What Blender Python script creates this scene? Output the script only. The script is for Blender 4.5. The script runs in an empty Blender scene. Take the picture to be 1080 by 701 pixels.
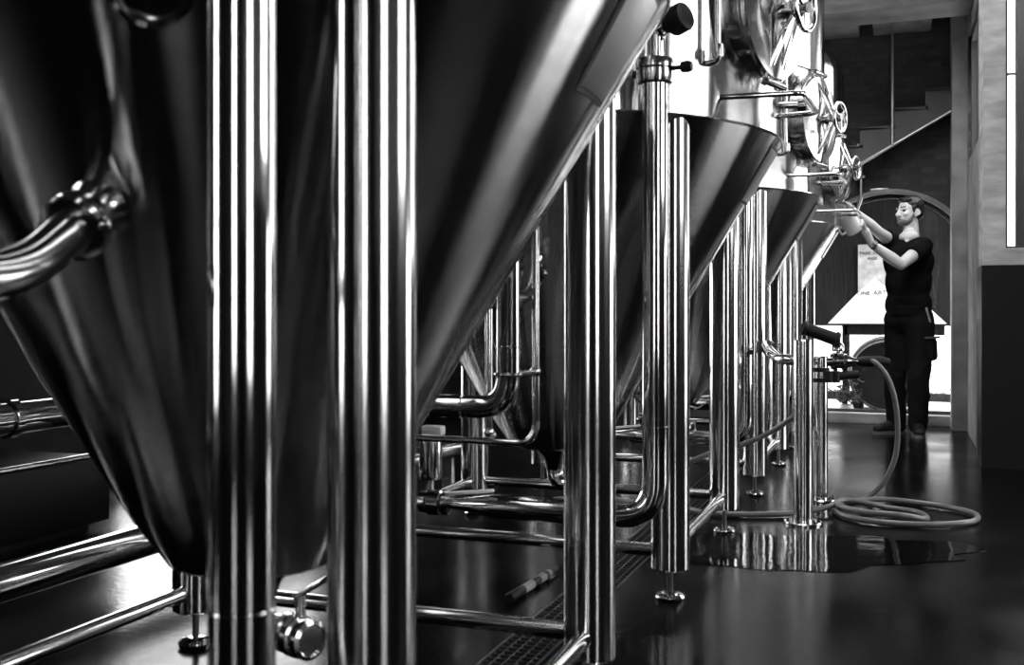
import bpy, bmesh, math, random
from mathutils import Vector, Matrix
PI = math.pi
random.seed(7)
sc = bpy.context.scene
COL = sc.collection

# ------------------------------------------------------------------ camera
CAM_H, YAW, FPX, HZ = 0.91, math.radians(20.5), 1100.0, 330.0
cd = bpy.data.cameras.new('camera'); cam = bpy.data.objects.new('camera', cd); COL.objects.link(cam)
cam.location = (0, 0, CAM_H); cam.rotation_euler = (PI/2, 0, YAW)
cd.sensor_width = 36; cd.lens = FPX/1080*36; cd.shift_y = -(350.5-HZ)/1080
cd.clip_start = 0.05; cd.clip_end = 200
cd.dof.use_dof = True; cd.dof.focus_distance = 5.2; cd.dof.aperture_fstop = 5.0
sc.camera = cam
CY, SY = math.cos(YAW), math.sin(YAW)

def at(px, py, z):
    """measured point: photograph position and distance along the view axis -> place coordinates"""
    u = (px-540)/FPX*z
    return Vector((CY*u-SY*z, SY*u+CY*z, CAM_H+(HZ-py)/FPX*z))

# ------------------------------------------------------------------ materials
def mat(name, v=0.5, rough=0.5, metal=0.0, aniso=0.0, spec=0.5, bump=0, bscale=20, var=0, vscale=6, rvar=0, rscale=5, coat=0, stretch=(1, 1, 1), tangent=True, bdist=0.01):
    m = bpy.data.materials.new(name); m.use_nodes = True
    nt = m.node_tree; b = nt.nodes['Principled BSDF']
    c = v if isinstance(v, tuple) else (v, v, v)
    b.inputs['Base Color'].default_value = (*c, 1)
    b.inputs['Roughness'].default_value = rough
    b.inputs['Metallic'].default_value = metal
    b.inputs['Specular IOR Level'].default_value = spec
    if coat: b.inputs['Coat Weight'].default_value = coat
    if aniso:
        b.inputs['Anisotropic'].default_value = aniso
        t = nt.nodes.new('ShaderNodeTangent'); t.direction_type = 'RADIAL'; t.axis = 'Z'
        nt.links.new(t.outputs[0], b.inputs['Tangent']); b.inputs['Anisotropic Rotation'].default_value = .25
    if bump or var or rvar:
        tc = nt.nodes.new('ShaderNodeTexCoord'); mp = nt.nodes.new('ShaderNodeMapping')
        mp.inputs['Scale'].default_value = stretch
        nt.links.new(tc.outputs['Object'], mp.inputs['Vector'])
        def noise(s, d=6):
            n = nt.nodes.new('ShaderNodeTexNoise'); n.inputs['Scale'].default_value = s; n.inputs['Detail'].default_value = d
            nt.links.new(mp.outputs[0], n.inputs['Vector']); return n
        if bump:
            bp = nt.nodes.new('ShaderNodeBump'); bp.inputs['Strength'].default_value = bump; bp.inputs['Distance'].default_value = bdist
            nt.links.new(noise(bscale).outputs['Fac'], bp.inputs['Height']); nt.links.new(bp.outputs[0], b.inputs['Normal'])
        if var:
            r = nt.nodes.new('ShaderNodeMapRange'); r.inputs['To Min'].default_value = 1-var; r.inputs['To Max'].default_value = 1+var
            r.inputs['From Min'].default_value = .3; r.inputs['From Max'].default_value = .7
            nt.links.new(noise(vscale).outputs['Fac'], r.inputs['Value'])
            mx = nt.nodes.new('ShaderNodeVectorMath'); mx.operation = 'SCALE'; mx.inputs[0].default_value = c
            nt.links.new(r.outputs[0], mx.inputs['Scale']); nt.links.new(mx.outputs[0], b.inputs['Base Color'])
        if rvar:
            r = nt.nodes.new('ShaderNodeMapRange'); r.inputs['To Min'].default_value = max(0.02, rough-rvar); r.inputs['To Max'].default_value = rough+rvar
            r.inputs['From Min'].default_value = .35; r.inputs['From Max'].default_value = .65
            nt.links.new(noise(rscale).outputs['Fac'], r.inputs['Value']); nt.links.new(r.outputs[0], b.inputs['Roughness'])
    return m

def glass_mat(name, tint=0.95):
    m = bpy.data.materials.new(name); m.use_nodes = True
    nt = m.node_tree; nt.nodes.clear()
    o = nt.nodes.new('ShaderNodeOutputMaterial'); mx = nt.nodes.new('ShaderNodeMixShader')
    t = nt.nodes.new('ShaderNodeBsdfTransparent'); g = nt.nodes.new('ShaderNodeBsdfGlossy'); f = nt.nodes.new('ShaderNodeFresnel')
    t.inputs[0].default_value = (tint, tint, tint, 1); g.inputs['Roughness'].default_value = 0.01; f.inputs['IOR'].default_value = 1.06
    nt.links.new(f.outputs[0], mx.inputs[0]); nt.links.new(t.outputs[0], mx.inputs[1]); nt.links.new(g.outputs[0], mx.inputs[2])
    nt.links.new(mx.outputs[0], o.inputs[0])
    return m

M = {
 'shell': mat('brushed_shell_steel', .60, .14, 1, aniso=.85, var=.06, vscale=9, stretch=(1, 1, 6)),
 'leg': mat('brushed_leg_steel', .56, .13, 1, aniso=.6),
 'pipe': mat('polished_steel', .60, .09, 1),
 'dpipe': mat('satin_steel', .45, .15, 1),
 'thread': mat('dark_threaded_steel', .10, .4, 1),
 'plate': mat('nameplate_steel', .42, .3, 1),
 'black': mat('black_rubber', .006, .5, spec=.2),
 'blackgloss': mat('black_lacquer', .010, .16),
 'clad': mat('black_wall_cladding', .005, .4, spec=.15),
 'groove': mat('dark_gasket', .02, .6),
 'white': mat('white_plastic', .88, .4),
 'floor': mat('wet_dark_floor', .003, .20, spec=.055, bump=.13, bscale=34, var=.35, vscale=2.5, rvar=.07, rscale=1.7, bdist=.004),
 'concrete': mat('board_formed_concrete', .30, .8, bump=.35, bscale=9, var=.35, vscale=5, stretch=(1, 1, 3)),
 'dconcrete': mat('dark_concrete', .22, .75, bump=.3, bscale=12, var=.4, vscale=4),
 'beam': mat('darkened_concrete', .09, .8, bump=.3, bscale=9, var=.4, vscale=5, stretch=(1, 1, 3)),  # even darker grey, tones the beam down under the added rooflight
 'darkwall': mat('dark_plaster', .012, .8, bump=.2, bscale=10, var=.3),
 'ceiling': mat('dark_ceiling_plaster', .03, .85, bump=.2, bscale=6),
 'frame': mat('painted_window_frame', .05, .5),
 'cast': mat('cast_iron_grate', .10, .35, .8, var=.3, vscale=30),
 'pit': mat('dark_drain_pit', .01, .6),
 'hose': mat('grey_hose_rubber', .10, .35, spec=.5),
 'skin': mat('skin', .70, .5, var=.06, vscale=14),
 'lips': mat('lip_skin', .26, .45),
 'hair': mat('dark_hair', .012, .45, bump=.8, bscale=60, stretch=(1, 1, .3), bdist=.004),
 'beard': mat('short_beard', .14, .8),
 'eye': mat('eye', .04, .2),
 'shirt': mat('black_cotton', .005, .95, spec=.15, bump=.3, bscale=12),
 'trouser': mat('black_work_cloth', .006, .9, spec=.15, bump=.3, bscale=14),
 'flap': mat('worn_grey_cloth', .06, .9),
 'shoe': mat('dark_leather', .014, .6, spec=.2, var=.4, vscale=30),
 'sole': mat('shoe_sole', .10, .7),
 'steelstair': mat('painted_stair_steel', .05, .6, var=.2),
 'yard': mat('pale_yard_paving', .6, .9, var=.1),
 'leaf': mat('leaf', .03, .7, spec=.06, var=.4, vscale=40),
 'wood': mat('dark_stained_wood', .008, .7, spec=.06, var=.4, vscale=12, stretch=(6, 1, 1)),
 'awning': mat('white_canvas', .8, .8),
 'board': mat('pale_board', .28, .8, spec=.1, var=.25, vscale=12),
 'ink': mat('dark_ink', .02, .7),
 'hoard': mat('dark_hoarding_boards', .010, .9, spec=.03, var=.5, vscale=8, stretch=(12, 12, .5)),
 'glass': glass_mat('clear_glass', .96),
}

def brick_mat():
    m = bpy.data.materials.new('dark_brick'); m.use_nodes = True
    nt = m.node_tree; b = nt.nodes['Principled BSDF']; b.inputs['Roughness'].default_value = .8
    tc = nt.nodes.new('ShaderNodeTexCoord'); mp = nt.nodes.new('ShaderNodeMapping'); mp.inputs['Rotation'].default_value = (PI/2, 0, 0)
    br = nt.nodes.new('ShaderNodeTexBrick')
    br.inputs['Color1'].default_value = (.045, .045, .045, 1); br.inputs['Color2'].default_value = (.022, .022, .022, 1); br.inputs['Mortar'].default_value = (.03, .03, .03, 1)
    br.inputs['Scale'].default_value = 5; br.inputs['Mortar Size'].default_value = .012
    bp = nt.nodes.new('ShaderNodeBump'); bp.inputs['Strength'].default_value = .6; bp.inputs['Distance'].default_value = .012
    nt.links.new(tc.outputs['Object'], mp.inputs[0]); nt.links.new(mp.outputs[0], br.inputs['Vector'])
    nt.links.new(br.outputs['Color'], b.inputs['Base Color']); nt.links.new(br.outputs['Fac'], bp.inputs['Height'])
    bp.invert = True
    nt.links.new(bp.outputs[0], b.inputs['Normal'])
    return m
M['brick'] = brick_mat()

def brushed_mat(name, v, rough, aniso, rotation):
    """horizontally brushed sheet steel: sharp round the tank, spread up and down"""
    m = bpy.data.materials.new(name); m.use_nodes = True
    nt = m.node_tree; nt.nodes.clear()
    o = nt.nodes.new('ShaderNodeOutputMaterial'); g = nt.nodes.new('ShaderNodeBsdfAnisotropic'); g.distribution = 'BECKMANN'
    g.inputs['Roughness'].default_value = rough; g.inputs['Anisotropy'].default_value = aniso; g.inputs['Rotation'].default_value = rotation
    t = nt.nodes.new('ShaderNodeTangent'); t.direction_type = 'RADIAL'; t.axis = 'Z'; nt.links.new(t.outputs[0], g.inputs['Tangent'])
    tc = nt.nodes.new('ShaderNodeTexCoord'); mp = nt.nodes.new('ShaderNodeMapping'); mp.inputs['Scale'].default_value = (1, 1, 8); nt.links.new(tc.outputs['Object'], mp.inputs[0])
    n = nt.nodes.new('ShaderNodeTexNoise'); n.inputs['Scale'].default_value = 9; n.inputs['Detail'].default_value = 6; nt.links.new(mp.outputs[0], n.inputs['Vector'])
    r = nt.nodes.new('ShaderNodeMapRange'); r.inputs['From Min'].default_value = .3; r.inputs['From Max'].default_value = .7; r.inputs['To Min'].default_value = v*.93; r.inputs['To Max'].default_value = v*1.07
    nt.links.new(n.outputs['Fac'], r.inputs['Value']); nt.links.new(r.outputs[0], g.inputs['Color']); nt.links.new(g.outputs[0], o.inputs[0])
    return m
M['shell'] = brushed_mat('brushed_sheet_steel', .64, .215, .72, 0)

# ------------------------------------------------------------------ mesh helpers
def box(bm, lo, hi, mtx=None, bev=0):
    vs = [bm.verts.new((x, y, z)) for x in (lo[0], hi[0]) for y in (lo[1], hi[1]) for z in (lo[2], hi[2])]
    F = [(0, 1, 3, 2), (4, 6, 7, 5), (0, 4, 5, 1), (2, 3, 7, 6), (0, 2, 6, 4), (1, 5, 7, 3)]
    fs = [bm.faces.new([vs[i] for i in f]) for f in F]
    if bev:
        es = list({e for f in fs for e in f.edges})
        r = bmesh.ops.bevel(bm, geom=es, offset=bev, segments=2, profile=.5, affect='EDGES')
        vs = list({v for f in r['faces'] for v in f.verts} | {v for v in vs if v.is_valid})
    if mtx is not None:
        bmesh.ops.transform(bm, matrix=mtx, verts=[v for v in vs if v.is_valid])

def frame_of(d):
    d = d.normalized()
    up = Vector((0, 0, 1)) if abs(d.z) < .95 else Vector((1, 0, 0))
    a = d.cross(up).normalized(); b = a.cross(d).normalized()
    return a, b

def lathe(bm, prof, origin=(0, 0, 0), axis=(0, 0, 1), seg=48, cap=True):
    o = Vector(origin); d = Vector(axis).normalized(); a, b = frame_of(d)
    rings = []
    for r, h in prof:
        if r < 1e-6: rings.append([bm.verts.new(o+d*h)])
        else: rings.append([bm.verts.new(o+d*h+a*(r*math.cos(2*PI*k/seg))+b*(r*math.sin(2*PI*k/seg))) for k in range(seg)])
    for p, q in zip(rings, rings[1:]):
        for k in range(seg):
            k2 = (k+1) % seg
            f = [p[k % len(p)], p[k2 % len(p)], q[k2 % len(q)], q[k % len(q)]]
            f2 = []
            for v in f:
                if v not in f2: f2.append(v)
            if len(f2) > 2: bm.faces.new(f2)
    if cap:
        for R in (rings[0], rings[-1]):
            if len(R) > 2: bm.faces.new(R)

def rounded(pts, rad, n=8):
    """round the corners of a polyline"""
    pts = [Vector(p) for p in pts]; out = [pts[0]]
    for i in range(1, len(pts)-1):
        p, a, b = pts[i], pts[i-1], pts[i+1]
        r = rad if not isinstance(rad, (list, tuple)) else rad[i-1]
        t = min(r, (p-a).length*.49, (b-p).length*.49)
        s = p+(a-p).normalized()*t; e = p+(b-p).normalized()*t
        for k in range(n+1):
            w = k/n; out.append(s*(1-w)**2+p*2*w*(1-w)+e*w*w)
    out.append(pts[-1]); return out

def spline(pts, n=10):
    P = [Vector(p) for p in pts]; P = [P[0]*2-P[1]]+P+[P[-1]*2-P[-2]]; out = []
    for i in range(1, len(P)-2):
        for k in range(n):
            t = k/n
            out.append(.5*((2*P[i])+(P[i+1]-P[i-1])*t+(2*P[i-1]-5*P[i]+4*P[i+1]-P[i+2])*t*t+(3*P[i]-P[i-1]-3*P[i+1]+P[i+2])*t**3))
    out.append(P[-2]); return out

def tube(bm, path, r, seg=20, cap=True):
    path = [Vector(p) for p in path]; n = len(path)
    rad = r if isinstance(r, (list, tuple)) else [r]*n
    t0 = (path[1]-path[0]).normalized(); a, b = frame_of(t0); rings = []
    for i, p in enumerate(path):
        t = (path[min(i+1, n-1)]-path[max(i-1, 0)])
        t = t.normalized() if t.length > 1e-9 else t0
        a = (a-t*a.dot(t)).normalized(); b = t.cross(a)
        rings.append([bm.verts.new(p+a*(rad[i]*math.cos(2*PI*k/seg))+b*(rad[i]*math.sin(2*PI*k/seg))) for k in range(seg)])
    for p, q in zip(rings, rings[1:]):
        for k in range(seg):
            bm.faces.new([p[k], p[(k+1) % seg], q[(k+1) % seg], q[k]])
    if cap: bm.faces.new(rings[0]); bm.faces.new(rings[-1])

def torus(bm, R, r, origin, axis, seg=40, sub=10, a0=0, a1=2*PI):
    o = Vector(origin); d = Vector(axis).normalized(); a, b = frame_of(d)
    full = abs(a1-a0-2*PI) < 1e-6; n = seg if full else seg+1; rings = []
    for i in range(n):
        w = a0+(a1-a0)*i/seg; e = a*math.cos(w)+b*math.sin(w)
        rings.append([bm.verts.new(o+e*(R+r*math.cos(2*PI*k/sub))+d*(r*math.sin(2*PI*k/sub))) for k in range(sub)])
    for i in range(seg):
        p, q = rings[i], rings[(i+1) % n]
        for k in range(sub): bm.faces.new([p[k], p[(k+1) % sub], q[(k+1) % sub], q[k]])
    if not full: bm.faces.new(rings[0]); bm.faces.new(rings[-1])

def ball(bm, c, r, seg=20, mtx=None):
    R = r if isinstance(r, (tuple, list, Vector)) else (r, r, r)
    m = Matrix.Translation(Vector(c)) @ (mtx if mtx is not None else Matrix.Identity(4)) @ Matrix.Diagonal((R[0], R[1], R[2], 1))
    bmesh.ops.create_uvsphere(bm, u_segments=seg, v_segments=max(8, seg*2//3), radius=1, matrix=m)

def capsule(bm, a, b, ra, rb, seg=16):
    a = Vector(a); b = Vector(b); d = b-a; L = max(d.length, 1e-4); d = d/L if L > 1e-3 else Vector((0, 0, 1))
    prof = [(ra*math.cos(w), -ra*math.sin(w)) for w in [PI/2*(1-k/5) for k in range(6)]]
    prof += [(rb*math.cos(w), L+rb*math.sin(w)) for w in [PI/2*k/5 for k in range(6)]]
    prof[0] = (0, -ra); prof[-1] = (0, L+rb)
    lathe(bm, prof, a, d, seg, cap=False)

def B(): return bmesh.new()

def obj(name, bm, m, parent=None, sharp=38, smooth=True):
    bmesh.ops.recalc_face_normals(bm, faces=bm.faces)
    if smooth:
        for f in bm.faces: f.smooth = True
        s = math.radians(sharp)
        for e in bm.edges:
            if len(e.link_faces) == 2 and e.calc_face_angle(0) > s: e.smooth = False
    me = bpy.data.meshes.new(name); bm.to_mesh(me); bm.free()
    me.materials.append(M[m] if isinstance(m, str) else m)
    o = bpy.data.objects.new(name, me); COL.objects.link(o)
    if parent is not None: o.parent = parent
    return o

def tag(o, label, cat, group=None, kind=None):
    o['label'] = label; o['category'] = cat
    if group: o['group'] = group
    if kind: o['kind'] = kind
    return o

def thing(name, label, cat, loc=(0, 0, 0), group=None):
    o = bpy.data.objects.new(name, None); COL.objects.link(o); o.location = loc; o.empty_display_size = .1
    return tag(o, label, cat, group)

def struct(name, bm, m, parent=None, sharp=38):
    o = obj(name, bm, m, parent, sharp)
    if parent is None: o['kind'] = 'structure'
    return o

def copy_tree(o, parent=None):
    c = o.copy(); COL.objects.link(c); c.parent = parent
    for ch in list(o.children): copy_tree(ch, c)
    return c

def remeshed(name, bm, m, parent, voxel, smooth=6, disp=0, dsize=.1):
    """one continuous skin over overlapping limbs"""
    o = obj(name, bm, m, parent)
    md = o.modifiers.new('r', 'REMESH'); md.mode = 'VOXEL'; md.voxel_size = voxel; md.use_smooth_shade = True
    s = o.modifiers.new('s', 'SMOOTH'); s.factor = .5; s.iterations = smooth
    if disp:
        t = bpy.data.textures.new(name, 'CLOUDS'); t.noise_scale = dsize
        d = o.modifiers.new('d', 'DISPLACE'); d.texture = t; d.strength = disp; d.mid_level = .5
    dg = bpy.context.evaluated_depsgraph_get(); dg.update()
    me = bpy.data.meshes.new_from_object(o.evaluated_get(dg)); me.name = name
    o.modifiers.clear(); old = o.data; o.data = me; bpy.data.meshes.remove(old)
    me.materials.clear(); me.materials.append(M[m])
    for p in me.polygons: p.use_smooth = True
    return o

# ------------------------------------------------------------------ room shell
XL, XR, YB, YE, ZC = -4.2, 3.2, -4.5, 9.13, 3.75     # left, right, behind the camera, far end, ceiling
PIER_X, PIER_Y = 0.45, 6.72
BX0, BX1 = .47, .555      # side wall of the far bay

bm = B(); DX0, DX1 = -1.035, -0.88                    # floor with the drain channel cut out
box(bm, (XL-.3, YB-.3, -.12), (DX0, YE+.05, 0)); box(bm, (DX1, YB-.3, -.12), (BX1, YE+.05, 0)); box(bm, (BX1, YB-.3, -.12), (XR+.3, PIER_Y+.42, 0))
box(bm, (DX0, YB-.3, -.12), (DX1, .4, 0)); box(bm, (DX0, 8.6, -.12), (DX1, YE+.05, 0)); box(bm, (DX0, .4, -.12), (DX1, 8.6, -.09))
struct('floor', bm, 'floor')
SKY = (-1.0, .40, 3.6, 7.2)   # unseen rooflight, added to light the man and the far tanks
bm = B(); box(bm, (XL-.3, YB-.3, ZC), (SKY[0], YE+.3, ZC+.2)); box(bm, (SKY[0], YB-.3, ZC), (SKY[1], SKY[2], ZC+.2)); box(bm, (SKY[0], SKY[3], ZC), (SKY[1], YE+.3, ZC+.2))
box(bm, (SKY[1], YB-.3, ZC), (BX1, YE+.3, ZC+.2)); box(bm, (BX1, YB-.3, ZC), (XR+.3, PIER_Y+.42, ZC+.2)); struct('ceiling', bm, 'ceiling')

def wall(name, axis, pos, thick, s0, s1, holes, m, z0=0, z1=ZC):
    """wall in a plane of constant x or y, with rectangular openings (s0, s1, z0, z1)"""
    bm = B()
    S = sorted({s0, s1, *[h[0] for h in holes], *[h[1] for h in holes]}); Z = sorted({z0, z1, *[h[2] for h in holes], *[h[3] for h in holes]})
    for a, b in zip(S, S[1:]):
        run = None
        for c, d in list(zip(Z, Z[1:]))+[(None, None)]:
            solid = c is not None and not any(h[0] <= a and b <= h[1] and h[2] <= c and d <= h[3] for h in holes)
            if solid: run = (run[0], d) if run else (c, d)
            elif run:
                if axis == 'x': box(bm, (min(pos, pos+thick), a, run[0]), (max(pos, pos+thick), b, run[1]))
                else: box(bm, (a, min(pos, pos+thick), run[0]), (b, max(pos, pos+thick), run[1]))
                run = None
    bmesh.ops.remove_doubles(bm, verts=bm.verts, dist=1e-5)
    return struct(name, bm, m)

WIN_N = [0]
def window(axis, pos, s0, s1, z0, z1, nx, nz, inward, fm='frame', fw=.05):
    """framed window with mullions and panes, and a light portal in its opening"""
    WIN_N[0] += 1; name = 'window_%d' % WIN_N[0]
    def T(s, d, z): return (pos+d, s, z) if axis == 'x' else (s, pos+d, z)
    def bx(bm, a, b, d0, d1, c, d):
        p, q = T(a, d0, c), T(b, d1, d); box(bm, [min(i, j) for i, j in zip(p, q)], [max(i, j) for i, j in zip(p, q)])
    bm = B(); D = .06
    bx(bm, s0, s1, 0, D, z0, z0+fw); bx(bm, s0, s1, 0, D, z1-fw, z1); bx(bm, s0, s0+fw, 0, D, z0+fw, z1-fw); bx(bm, s1-fw, s1, 0, D, z0+fw, z1-fw)
    for i in range(1, nx):
        s = s0+(s1-s0)*i/nx; bx(bm, s-fw*.4, s+fw*.4, .005, D-.005, z0+fw, z1-fw)
    for i in range(1, nz):
        z = z0+(z1-z0)*i/nz; bx(bm, s0+fw, s1-fw, .008, D-.008, z-fw*.3, z+fw*.3)
    f = struct(name, bm, fm)
    bm = B(); bx(bm, s0+fw, s1-fw, D/2-.003, D/2+.003, z0+fw, z1-fw); obj('pane', bm, 'glass', f)
    ld = bpy.data.lights.new(name+'_portal', 'AREA'); ld.shape = 'RECTANGLE'; ld.size = s1-s0; ld.size_y = z1-z0; ld.cycles.is_portal = True
    l = bpy.data.objects.new(name+'_portal', ld); COL.objects.link(l)
    l.location = T((s0+s1)/2, .1, (z0+z1)/2)
    l.rotation_euler = Vector(inward).to_track_quat('-Z', 'Y' if abs(inward[1]) < .5 or True else 'Y').to_euler()
    return f

LH = [(4.8, 7.3, .25, 2.7), (-1.8, -.75, .42, 3.3)]
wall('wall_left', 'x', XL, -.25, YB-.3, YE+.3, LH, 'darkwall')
for h in LH: window('x', XL-.15, *h, 2, 3, (1, 0, 0))
RH = [(2.05, 3.7, 1.62, 3.4), (-1.75, -.55, .42, 3.4), (4.6, 6.6, .15, 1.42)]
wall('wall_right', 'x', XR, .25, YB-.3, PIER_Y+.6, RH, 'concrete')
bm = B()
for y0, y1 in ((YB, RH[1][0]), (RH[1][1], RH[2][0]), (RH[2][1], PIER_Y-.02)): box(bm, (XR-.02, y0, 0), (XR, y1, 1.40))
box(bm, (XR-.02, RH[1][0], 0), (XR, RH[1][1], RH[1][2]))
struct('trim_6', bm, 'clad')
for h in RH: window('x', XR+.1, *h, 2, 3 if h[3] > 2 else 1, (-1, 0, 0))
BH = [(-.05, .75, .42, 3.3)]
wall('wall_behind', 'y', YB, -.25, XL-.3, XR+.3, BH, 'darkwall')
for h in BH: window('y', YB-.15, *h, 2, 4, (0, 1, 0))
# cross wall with the pier edge, and its tall window
PH = [(.568, 2.75, 1.29, 3.35)]
wall('wall_bay', 'y', PIER_Y, .42, PIER_X, XR, PH, 'concrete')
for h in PH: window('y', PIER_Y+.05, *h, 3, 2, (0, -1, 0), fm='frame', fw=.014)
bm = B(); box(bm, (.632, PIER_Y+.03, 1.29), (.80, PIER_Y+.16, 3.35), bev=.004); struct('trim_5', bm, 'frame')
bm = B(); box(bm, (PIER_X-.012, PIER_Y-.02, 0), (XR-.01, PIER_Y, 1.19)); box(bm, (PIER_X-.012, PIER_Y, 0), (PIER_X, PIER_Y+.42, 1.19))
struct('trim_1', bm, 'clad')
# side of the far bay
SH = [(7.35, 8.6, 2.05, 3.0)]
wall('wall_bay_side', 'x', BX0, BX1-BX0, PIER_Y+.42, YE, SH, 'dconcrete')
for h in SH: window('x', BX0+.02, *h, 2, 1, (-1, 0, 0))
bm = B()  # frame, pane and portal of the rooflight added for its light
for x in (SKY[0], (SKY[0]+SKY[1])/2-.03, SKY[1]-.06): box(bm, (x, SKY[2], ZC+.1), (x+.06, SKY[3], ZC+.16))
for y in (SKY[2], SKY[3]-.06): box(bm, (SKY[0]+.06, y, ZC+.1), (SKY[1]-.06, y+.06, ZC+.16))
f = struct('window_9', bm, 'frame'); bm = B(); box(bm, (SKY[0]+.06, SKY[2]+.06, ZC+.12), (SKY[1]-.06, SKY[3]-.06, ZC+.126)); obj('pane', bm, 'glass', f)
ld = bpy.data.lights.new('added_rooflight_portal', 'AREA'); ld.shape = 'RECTANGLE'; ld.size = SKY[1]-SKY[0]; ld.size_y = SKY[3]-SKY[2]; ld.cycles.is_portal = True
l = bpy.data.objects.new('added_rooflight_portal', ld); COL.objects.link(l); l.location = ((SKY[0]+SKY[1])/2, (SKY[2]+SKY[3])/2, ZC+.2)

# far wall with the arched doorway
AX, AR, ASP = -.10, .66, 1.25
bm = B(); T0, T1 = YE, YE+.3
def archpts(r, n=28): return [(AX+r*math.cos(PI*k/n), ASP+r*math.sin(PI*k/n)) for k in range(n+1)]
box(bm, (XL-.3, T0, 0), (AX-AR, T1, ZC)); box(bm, (AX+AR, T0, 0), (BX1, T1, ZC))
A = archpts(AR)
for (x0, z0), (x1, z1) in zip(A, A[1:]):
    v = [bm.verts.new(p) for p in ((x0, T0, z0), (x1, T0, z1), (x1, T0, ZC), (x0, T0, ZC), (x0, T1, z0), (x1, T1, z1), (x1, T1, ZC), (x0, T1, ZC))]
    for f in ((0, 1, 2, 3), (4, 7, 6, 5), (0, 4, 5, 1)): bm.faces.new([v[i] for i in f])
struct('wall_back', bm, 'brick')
bm = B(); path = [(AX+AR, T0-.01, 0.08)]+[(x, T0-.01, z) for x, z in archpts(AR)]+[(AX-AR, T0-.01, .08)]
tube(bm, path, .022, 8); struct('trim_2', bm, 'dconcrete')
# glazed door in the arch
bm = B()
r = AR-.03; q = [(AX+r, .09)]+[(AX+r*math.cos(PI*k/28), ASP+r*math.sin(PI*k/28)) for k in range(29)]+[(AX-r, .09)]
va = [bm.verts.new((x, T0+.10, z)) for x, z in q]; vb = [bm.verts.new((x, T0+.106, z)) for x, z in q]
bm.faces.new(va); bm.faces.new(vb)
for i in range(len(q)): j = (i+1) % len(q); bm.faces.new([va[i], va[j], vb[j], vb[i]])
dg_ = B(); tube(dg_, [(x, T0+.103, z) for x, z in q]+[(q[0][0], T0+.103, q[0][1])], .022, 6)
fr = struct('door_1', dg_, 'frame'); obj('pane', bm, 'glass', fr, sharp=20)
bm = B(); box(bm, (AX-AR-.1, YE-.06, 0), (AX+AR+.1, YE+.3, .08), bev=.004); struct('trim_3', bm, 'concrete')
# column beside the doorway, concrete beam and blocks overhead
bm = B(); box(bm, (.36, 8.72, 0), (.53, 9.0, ZC), bev=.008); struct('column', bm, 'dconcrete')
bm = B(); box(bm, (XL, 7.9, 3.08), (BX0, 8.3, ZC), bev=.01); struct('ceiling_beam', bm, 'beam')
for x0, x1 in ((-1.05, -.33), (-.22, .22)):
    bm = B(); box(bm, (x0, 8.85, 3.20), (x1, YE, 3.32), bev=.01); struct('trim_4', bm, 'concrete')

# ------------------------------------------------------------------ conical tanks
TX, R0 = -1.25, .845
H = .55; LZ = .10; LR = .0615
def cone_r(h): return .18+(h-.40)*.588
def on_cone(ang, h, off=0):
    n = Vector((math.cos(ang)*.862, math.sin(ang)*.862, -.507)); r = cone_r(h)
    return Vector((r*math.cos(ang), r*math.sin(ang), h))+n*off, n

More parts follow.
